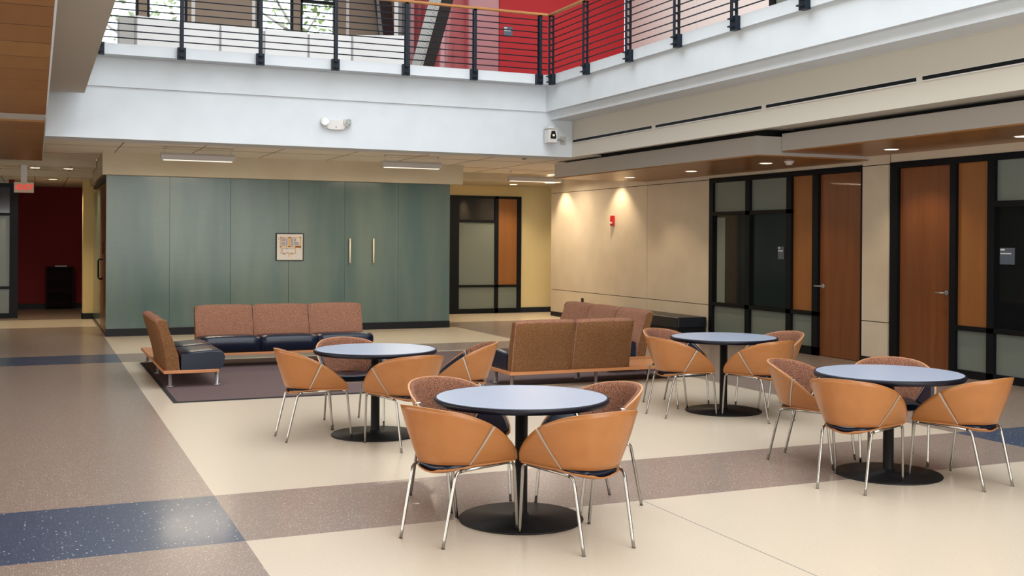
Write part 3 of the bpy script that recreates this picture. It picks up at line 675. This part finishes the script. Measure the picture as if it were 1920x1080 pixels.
# sofa: local frame: seats along +x, front toward -y; backs at y=0.. ; platform top z .20
def cushion(bm, x0, x1, y0, y1, z0, z1, bulge=.02, rad=.05):
    # rounded cushion block
    box(bm, x0, y0, z0, x1, y1, z1, bev=rad)
def sofa(name, label, loc, rz, nb, plat0, plat1, seat_depth=.60, platd=.62, seat_x=None, legs=(), wdt=.765):
    t_ = thing(name, label, 'sofa', loc, rz)
    bx('platform', 'bench_wood', (plat0, -platd, .165, plat1, 0.02, .20), parent=t_, bev=.004)
    for k in range(nb):
        x0, x1 = k * wdt + .003, (k + 1) * wdt - .003
        bm = bmesh.new()
        def prof(u, v, x0=x0, x1=x1):
            pass
        # back: leaning slab with curved faces
        P = [(-.165, .20), (-.150, .36), (-.10, .52), (-.045, .66), (-.02, .735), (-.005, .768), (.03, .78), (.075, .772), (.095, .745), (.075, .66), (.035, .50), (.005, .34), (-.01, .20)]
        n = 10
        V = []
        for i in range(n + 1):
            u = i / n; x = x0 + (x1 - x0) * u; e = 1 - abs(2 * u - 1) ** 4
            V.append([bm.verts.new((x, y + .045 * e * (z - .2) / .58 + (-.012 if j < 5 else .006 if j > 8 else 0) * e - .012 * (1 - e) * (1 if j < 5 else -1 if j > 8 else 0) * -1, z + (.012 * e if 4 < j < 9 else 0))) for j, (y, z) in enumerate(P)])
        for i in range(n):
            for j in range(len(P) - 1):
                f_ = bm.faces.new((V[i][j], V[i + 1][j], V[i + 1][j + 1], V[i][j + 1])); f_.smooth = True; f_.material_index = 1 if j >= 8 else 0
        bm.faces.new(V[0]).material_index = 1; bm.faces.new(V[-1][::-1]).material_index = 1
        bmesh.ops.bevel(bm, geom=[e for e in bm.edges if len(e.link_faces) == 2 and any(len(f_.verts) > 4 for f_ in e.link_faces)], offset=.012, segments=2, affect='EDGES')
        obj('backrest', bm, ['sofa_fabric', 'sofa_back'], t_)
    for k in range(nb):
        s0, s1 = k * wdt + .004, (k + 1) * wdt - .004
        if seat_x and k == nb - 1: s1 = seat_x
        bm = bmesh.new()
        P = [(-.17, .20), (-seat_depth - .0, .20), (-seat_depth - .035, .23), (-seat_depth - .055, .34), (-seat_depth - .04, .39), (-seat_depth + .0, .412), (-seat_depth + .10, .420), (-.30, .405), (-.17, .40)]
        n = 8; V = []
        for i in range(n + 1):
            u = i / n; x = s0 + (s1 - s0) * u; e = 1 - abs(2 * u - 1) ** 6
            V.append([bm.verts.new((x, y, z - (.02 * (1 - e) if z > .38 else 0))) for y, z in P])
        for i in range(n):
            for j in range(len(P) - 1):
                f_ = bm.faces.new((V[i][j], V[i + 1][j], V[i + 1][j + 1], V[i][j + 1])); f_.smooth = True
            bm.faces.new((V[i][-1], V[i + 1][-1], V[i + 1][0], V[i][0]))
        bm.faces.new(V[0]); bm.faces.new(V[-1][::-1])
        obj('seat_cushion', bm, 'navy', t_)
    for x, y in legs:
        bm = bmesh.new(); lathe(bm, [(0, .166), (.02, .166), (.02, .024), (.035, .022), (.042, .018), (.042, 0.014), (0, .014)], x, y, 20); obj('leg', bm, 'satin', t_)
    return t_
# long sofa against the glass wall (front toward the viewer)
sofa('modular_sofa', 'three-seat sofa with rust tweed backs standing in front of the teal glass', (1.955, 15.12, 0), 0, 3, -.02, 2.36, legs=((.05, -.08), (.05, -.55), (1.15, -.55), (1.15, -.08), (2.3, -.55), (2.3, -.08)))
# left sofa faces +x : local -y -> +x : rotate +90deg ; local +x -> +y
sofa('modular_sofa', 'two-seat sofa seen from its end at the left edge of the rug', (1.34, 12.76, 0), PI / 2, 2, -.02, 2.85, platd=.585, legs=((.08, -.06), (.08, -.57), (1.4, -.06), (1.4, -.57), (2.78, -.06), (2.78, -.57)))
# front sofa faces away (+y): rotate 180 ; local +x -> -x
sofa('modular_sofa', 'two-seat sofa seen from behind with a bare wooden end at its right', (6.46, 11.28, 0), PI, 2, -.68, 1.56, platd=.72, legs=((1.48, -.12), (1.48, -.58), (.4, -.12), (.4, -.58), (-.6, -.12), (-.6, -.62)))
# right sofa faces -x : rotate -90 ; local +x -> -y
sofa('modular_sofa', 'three-seat sofa at the right edge of the rug with its backs to the tan wall', (7.27, 14.66, 0), -PI / 2, 3, -.04, 2.48, wdt=.80, legs=((.08, -.1), (.08, -.55), (1.2, -.1), (1.2, -.55), (2.28, -.1), (2.28, -.55)))
# black bench along tan wall
be = thing('bench', 'long black vinyl bench against the tan panel wall', 'bench', (0, 0, 0))
bx('seat_pad', 'blackvinyl', (10.10, 16.02, .20, 10.68, 19.0, .385), parent=be, bev=.02)
bx('plinth', 'blackmatte', (10.13, 16.05, .0, 10.68, 18.98, .20), parent=be)

# round tables
def make_table():
    t_ = thing('round_table', '', 'table', (0, 0, 0), 0, 'round cafe tables')
    bm = bmesh.new(); lathe(bm, [(0, .742), (.505, .742), (.516, .740), (.516, .735)], seg=96, smooth=False); tp = obj('tabletop', bm, 'laminate', t_)
    bm = bmesh.new(); lathe(bm, [(.514, .741), (.524, .740), (.530, .732), (.530, .718), (.522, .706), (.500, .702), (0, .702)], seg=96); obj('table_edge', bm, 'table_edge', t_)
    bm = bmesh.new(); lathe(bm, [(.038, .03), (.038, .66), (.14, .68), (.2, .70)], seg=32); obj('column', bm, 'tablebase', t_)
    bm = bmesh.new(); lathe(bm, [(0, .0), (.375, .0), (.378, .006), (.372, .012), (.05, .022), (.045, .04), (0, .04)], seg=80); obj('base', bm, 'tablebase', t_)
    return t_
TB = make_table()
tables = [((2.70, 6.03), 'round pale blue table nearest the viewer in the middle'), ((2.70, 9.13), 'round pale blue table at the left, before the rug'),
          ((6.29, 9.13), 'round pale blue table farthest back on the right, before the office fronts'), ((5.70, 6.19), 'round pale blue table at the right edge')]
for i, ((x, y), lab) in enumerate(tables):
    if i == 0: TB.location = (x, y, 0); TB['label'] = lab
    else: dup(TB, (x, y, 0), 0, lab, 'round cafe tables')

# ------------------------------------------------------------------ bentwood chair (faces local +x)
def interp(K, t):
    # Catmull-Rom through (t, vec)
    n = len(K)
    for i in range(n - 1):
        if t <= K[i + 1][0] or i == n - 2:
            t0, t1 = K[i][0], K[i + 1][0]; u = (t - t0) / (t1 - t0)
            p1, p2 = Vector(K[i][1]), Vector(K[i + 1][1])
            if i > 0: m1 = (p2 - Vector(K[i - 1][1])) / (t1 - K[i - 1][0]) * (t1 - t0)
            else: m1 = None
            if i + 2 < n: m2 = (Vector(K[i + 2][1]) - p1) / (K[i + 2][0] - t0) * (t1 - t0)
            else: m2 = p2 - p1
            if m1 is None: m1 = Vector((0, (p2 - p1).y * 1.2, 0)); 
            return p1 * (2 * u ** 3 - 3 * u ** 2 + 1) + m1 * (u ** 3 - 2 * u ** 2 + u) + p2 * (-2 * u ** 3 + 3 * u ** 2) + m2 * (u ** 3 - u ** 2)
RIM = [(0, (-.325, 0, .768)), (.22, (-.295, .135, .760)), (.42, (-.212, .232, .740)), (.56, (-.105, .292, .700)), (.68, (.0, .312, .647)), (.82, (.115, .310, .565)), (.93, (.20, .290, .490)), (1.0, (.235, .266, .436))]
BOT = [(0, (-.225, 0, .438)), (.22, (-.212, .075, .438)), (.42, (-.172, .132, .438)), (.56, (-.125, .166, .436)), (.68, (-.07, .190, .432)), (.82, (.06, .228, .432)), (.93, (.17, .250, .432)), (1.0, (.225, .262, .430))]
def shell(t, s, off=0.0):
    sg = -1 if t < 0 else 1; a = abs(t)
    p = interp(RIM, a); q = interp(BOT, a)
    v = q.lerp(p, s)
    # gentle outward belly, normal offset approximated radially
    c = Vector((.05, 0, 0)); out = Vector((v.x - c.x, v.y, 0)).normalized() if a < .999 or True else Vector((0, 1, 0))
    if a > .6: out = out.lerp(Vector((0, 1, 0)), min(1, (a - .6) / .25)).normalized()
    v = v + out * (.006 * math.sin(PI * s) - off)
    return Vector((v.x, sg * v.y, v.z))
def panel_bm(t0, t1, th0, th1, nt_, ns, s0=0.0, s1=1.0, edge=True):
    # closed thick sheet between offsets th0 (outer) and th1 (inner)
    bm = bmesh.new()
    O = [[bm.verts.new(shell(t0 + (t1 - t0) * i / nt_, s0 + (s1 - s0) * j / ns, th0)) for j in range(ns + 1)] for i in range(nt_ + 1)]
    I = [[bm.verts.new(shell(t0 + (t1 - t0) * i / nt_, s0 + (s1 - s0) * j / ns, th1)) for j in range(ns + 1)] for i in range(nt_ + 1)]
    for i in range(nt_):
        for j in range(ns):
            bm.faces.new((O[i][j], O[i + 1][j], O[i + 1][j + 1], O[i][j + 1])).smooth = True
            bm.faces.new((I[i][j], I[i][j + 1], I[i + 1][j + 1], I[i + 1][j])).smooth = True
    mi = 1 if edge else 0
    for i in range(nt_):
        for a in (0, ns):
            f_ = bm.faces.new((O[i][a], O[i + 1][a], I[i + 1][a], I[i][a])); f_.material_index = mi
    for j in range(ns):
        for a in (0, nt_):
            f_ = bm.faces.new((O[a][j], O[a][j + 1], I[a][j + 1], I[a][j])); f_.material_index = mi
    return bm
SM = .655
def make_chair():
    t_ = thing('bentwood_chair', '', 'chair', (0, 0, 0), 0, 'bentwood chairs around the cafe tables')
    obj('back_shell', panel_bm(-SM, SM, 0, .012, 64, 10), ['plywood', 'plyedge'], t_)
    obj('back_upholstery', panel_bm(-SM + .01, SM - .01, .012, .034, 64, 12, .02, .985, False), 'tweed', t_)
    # seat shell: two wings curling into a dished pan
    for s in (-1, 1):
        obj('side_wing', panel_bm(s * (SM + .012), s * .999, 0, .012, 24, 8), ['plywood', 'plyedge'], t_)
        obj('wing_upholstery', panel_bm(s * (SM + .02), s * .97, .012, .030, 20, 8, .05, .95, False), 'navy', t_)
    bm = bmesh.new()
    def ped(t, off=0):   # plan of the pan edge
        return shell(t, 0.0, off)
    nT, nS = 40, 10
    def panpt(u, v, dz):
        # u along the outline half -1..1 (x range), v across
        x = -.215 + .44 * u
        # half width from BOT outline
        best = 0
        lo, hi = 0.0, 1.0
        for _ in range(24):
            mid = (lo + hi) / 2
            if interp(BOT, mid).x < x: lo = mid
            else: hi = mid
        hw = interp(BOT, lo).y
        y = hw * (2 * v - 1)
        sag = .034 * (1 - (2 * v - 1) ** 2) * (1 if u < .8 else 1 - .5 * (u - .8) / .2)
        edge_lift = .0
        base = .432 - (.020 * max(0, 1 - u / .35) ** 1.0)
        return Vector((x, y, base - sag * min(1, hw / .15) + dz))
    T = [[bm.verts.new(panpt(i / nT, j / nS, 0)) for j in range(nS + 1)] for i in range(nT + 1)]
    L = [[bm.verts.new(panpt(i / nT, j / nS, -.009)) for j in range(nS + 1)] for i in range(nT + 1)]
    for i in range(nT):
        for j in range(nS):
            bm.faces.new((T[i][j], T[i + 1][j], T[i + 1][j + 1], T[i][j + 1])).smooth = True
            bm.faces.new((L[i][j], L[i][j + 1], L[i + 1][j + 1], L[i + 1][j])).smooth = True
        for j in (0, nS): bm.faces.new((T[i][j], L[i][j], L[i + 1][j], T[i + 1][j]))
    for i in (0, nT):
        for j in range(nS): bm.faces.new((T[i][j], T[i][j + 1], L[i][j + 1], L[i][j]))
    obj('seat_pan', bm, 'plywood', t_)
    # navy seat cushion following the pan, thick with a waterfall front
    bm = bmesh.new()
    def cus(u, v, top):
        k = .88
        p = panpt(.06 + u * .92, .5 + (v - .5) * k, 0)
        if top:
            e = min(1, (1 - abs(2 * v - 1)) * 3.5) ** .5; g = min(1, (1 - u) * 7) ** .5; h = min(1, u * 6 + .15) ** .5
            p.z = p.z + .008 + .055 * e * g * h
            p.x += .03 * (1 - g) * 0
        else:
            p.z += .001
            if u > .9: p.x += .02
        return p
    T = [[bm.verts.new(cus(i / 30, j / 16, True)) for j in range(17)] for i in range(31)]
    L = [[bm.verts.new(cus(i / 30, j / 16, False)) for j in range(17)] for i in range(31)]
    for i in range(30):
        for j in range(16):
            bm.faces.new((T[i][j], T[i + 1][j], T[i + 1][j + 1], T[i][j + 1])).smooth = True
            bm.faces.new((L[i][j], L[i][j + 1], L[i + 1][j + 1], L[i + 1][j])).smooth = True
        for j in (0, 16): bm.faces.new((T[i][j], L[i][j], L[i + 1][j], T[i + 1][j])).smooth = True
    for i in (0, 30):
        for j in range(16): bm.faces.new((T[i][j], T[i][j + 1], L[i][j + 1], L[i][j])).smooth = True
    obj('seat_cushion', bm, 'navy', t_)
    for s in (-1, 1):
        # bright seam strip between back shell and wing, and its inner side
        bm = bmesh.new(); n = 14
        for a, b in ((-.0035, .0155), ):
            O = []
            for j in range(n + 1):
                sv = .01 + j / n * .975
                O.append([bm.verts.new(shell(s * (SM + dt), sv, off)) for dt, off in ((-.001, -.002), (.013, -.002), (.013, .033), (-.001, .033))])
            for j in range(n):
                for k in range(4):
                    bm.faces.new((O[j][k], O[j][(k + 1) % 4], O[j + 1][(k + 1) % 4], O[j + 1][k]))
            bm.faces.new(O[0]); bm.faces.new(O[-1][::-1])
        obj('seam_strip', bm, 'strip', t_)
        # chrome frame
        rl = [(-.181, s * .169, .365), (-.174, s * .170, .388), (-.160, s * .172, .401), (-.138, s * .175, .406)]
        fl = [(.185, s * .244, .419), (.207, s * .248, .415), (.220, s * .250, .402), (.226, s * .250, .38)]
        bm = bmesh.new(); tube(bm, [(-.269, s * .165, .004), (-.258, s * .1655, .05), (-.20, s * .168, .29)] + rl, .0095, 12)
        box(bm, -.279, s * .165 - .009, 0, -.261, s * .165 + .009, .004); obj('leg', bm, 'chrome', t_)
        bm = bmesh.new(); tube(bm, [(.27, s * .24, .004), (.2645, s * .241, .05), (.2365, s * .248, .29)] + fl[::-1], .0095, 12)
        box(bm, .261, s * .24 - .009, 0, .279, s * .24 + .009, .004); obj('leg', bm, 'chrome', t_)
        bm = bmesh.new(); tube(bm, [rl[-1], (0, s * .208, .414), fl[0]], .0095, 12); obj('seat_rail', bm, 'chrome', t_)
    return t_
CH = make_chair()
def cen(rx, ry, a): return (rx + .27 * math.cos(R(a)), ry + .27 * math.sin(R(a)))
chairs = [  # rear-leg midpoint, facing angle, label
    (1.965, 5.735, 26, 'bentwood chair seen from behind, front left at the nearest table'),
    (2.85, 5.195, 97, 'bentwood chair seen from behind, front right at the nearest table'),
    (3.52, 6.204, 189, 'bentwood chair behind the right side of the nearest table, tweed back showing'),
    (2.428, 6.90, -73, 'bentwood chair behind the left side of the nearest table, tweed back showing'),
    (1.893, 9.176, 4.5, 'bentwood chair at the left of the table before the rug'),
    (2.82, 8.27, 98, 'bentwood chair seen from behind in front of the table before the rug'),
    (2.64, 10.03, -89, 'bentwood chair behind the table before the rug, facing the viewer'),
    (3.799, 9.145, 157, 'bentwood chair at the right of the table before the rug, navy wing showing'),
    (5.483, 9.083, 3, 'bentwood chair at the left of the farthest right-hand table'),
    (6.40, 8.345, 99, 'bentwood chair seen from behind at the right front of the farthest table'),
    (7.166, 9.18, 185, 'bentwood chair behind the right side of the farthest table'),
    (6.0, 9.98, -73, 'bentwood chair behind the left side of the farthest table'),
    (5.343, 7.03, -60, 'bentwood chair at the left of the right-edge table, tweed back in profile'),
    (4.985, 5.858, 29, 'bentwood chair seen from behind in front of the right-edge table'),
    (6.057, 5.52, 100, 'bentwood chair at the far right of the picture, seen from its left side'),
    (6.30, 6.82, -130, 'bentwood chair behind the right-edge table, only its tweed rim showing'),
]
for i, (x, y, a, lab) in enumerate(chairs):
    cx, cy = cen(x, y, a)
    if i == 0: CH.location = (cx, cy, 0); CH.rotation_euler = (0, 0, R(a)); CH['label'] = lab
    else: dup(CH, (cx, cy, 0), R(a), lab, 'bentwood chairs around the cafe tables')
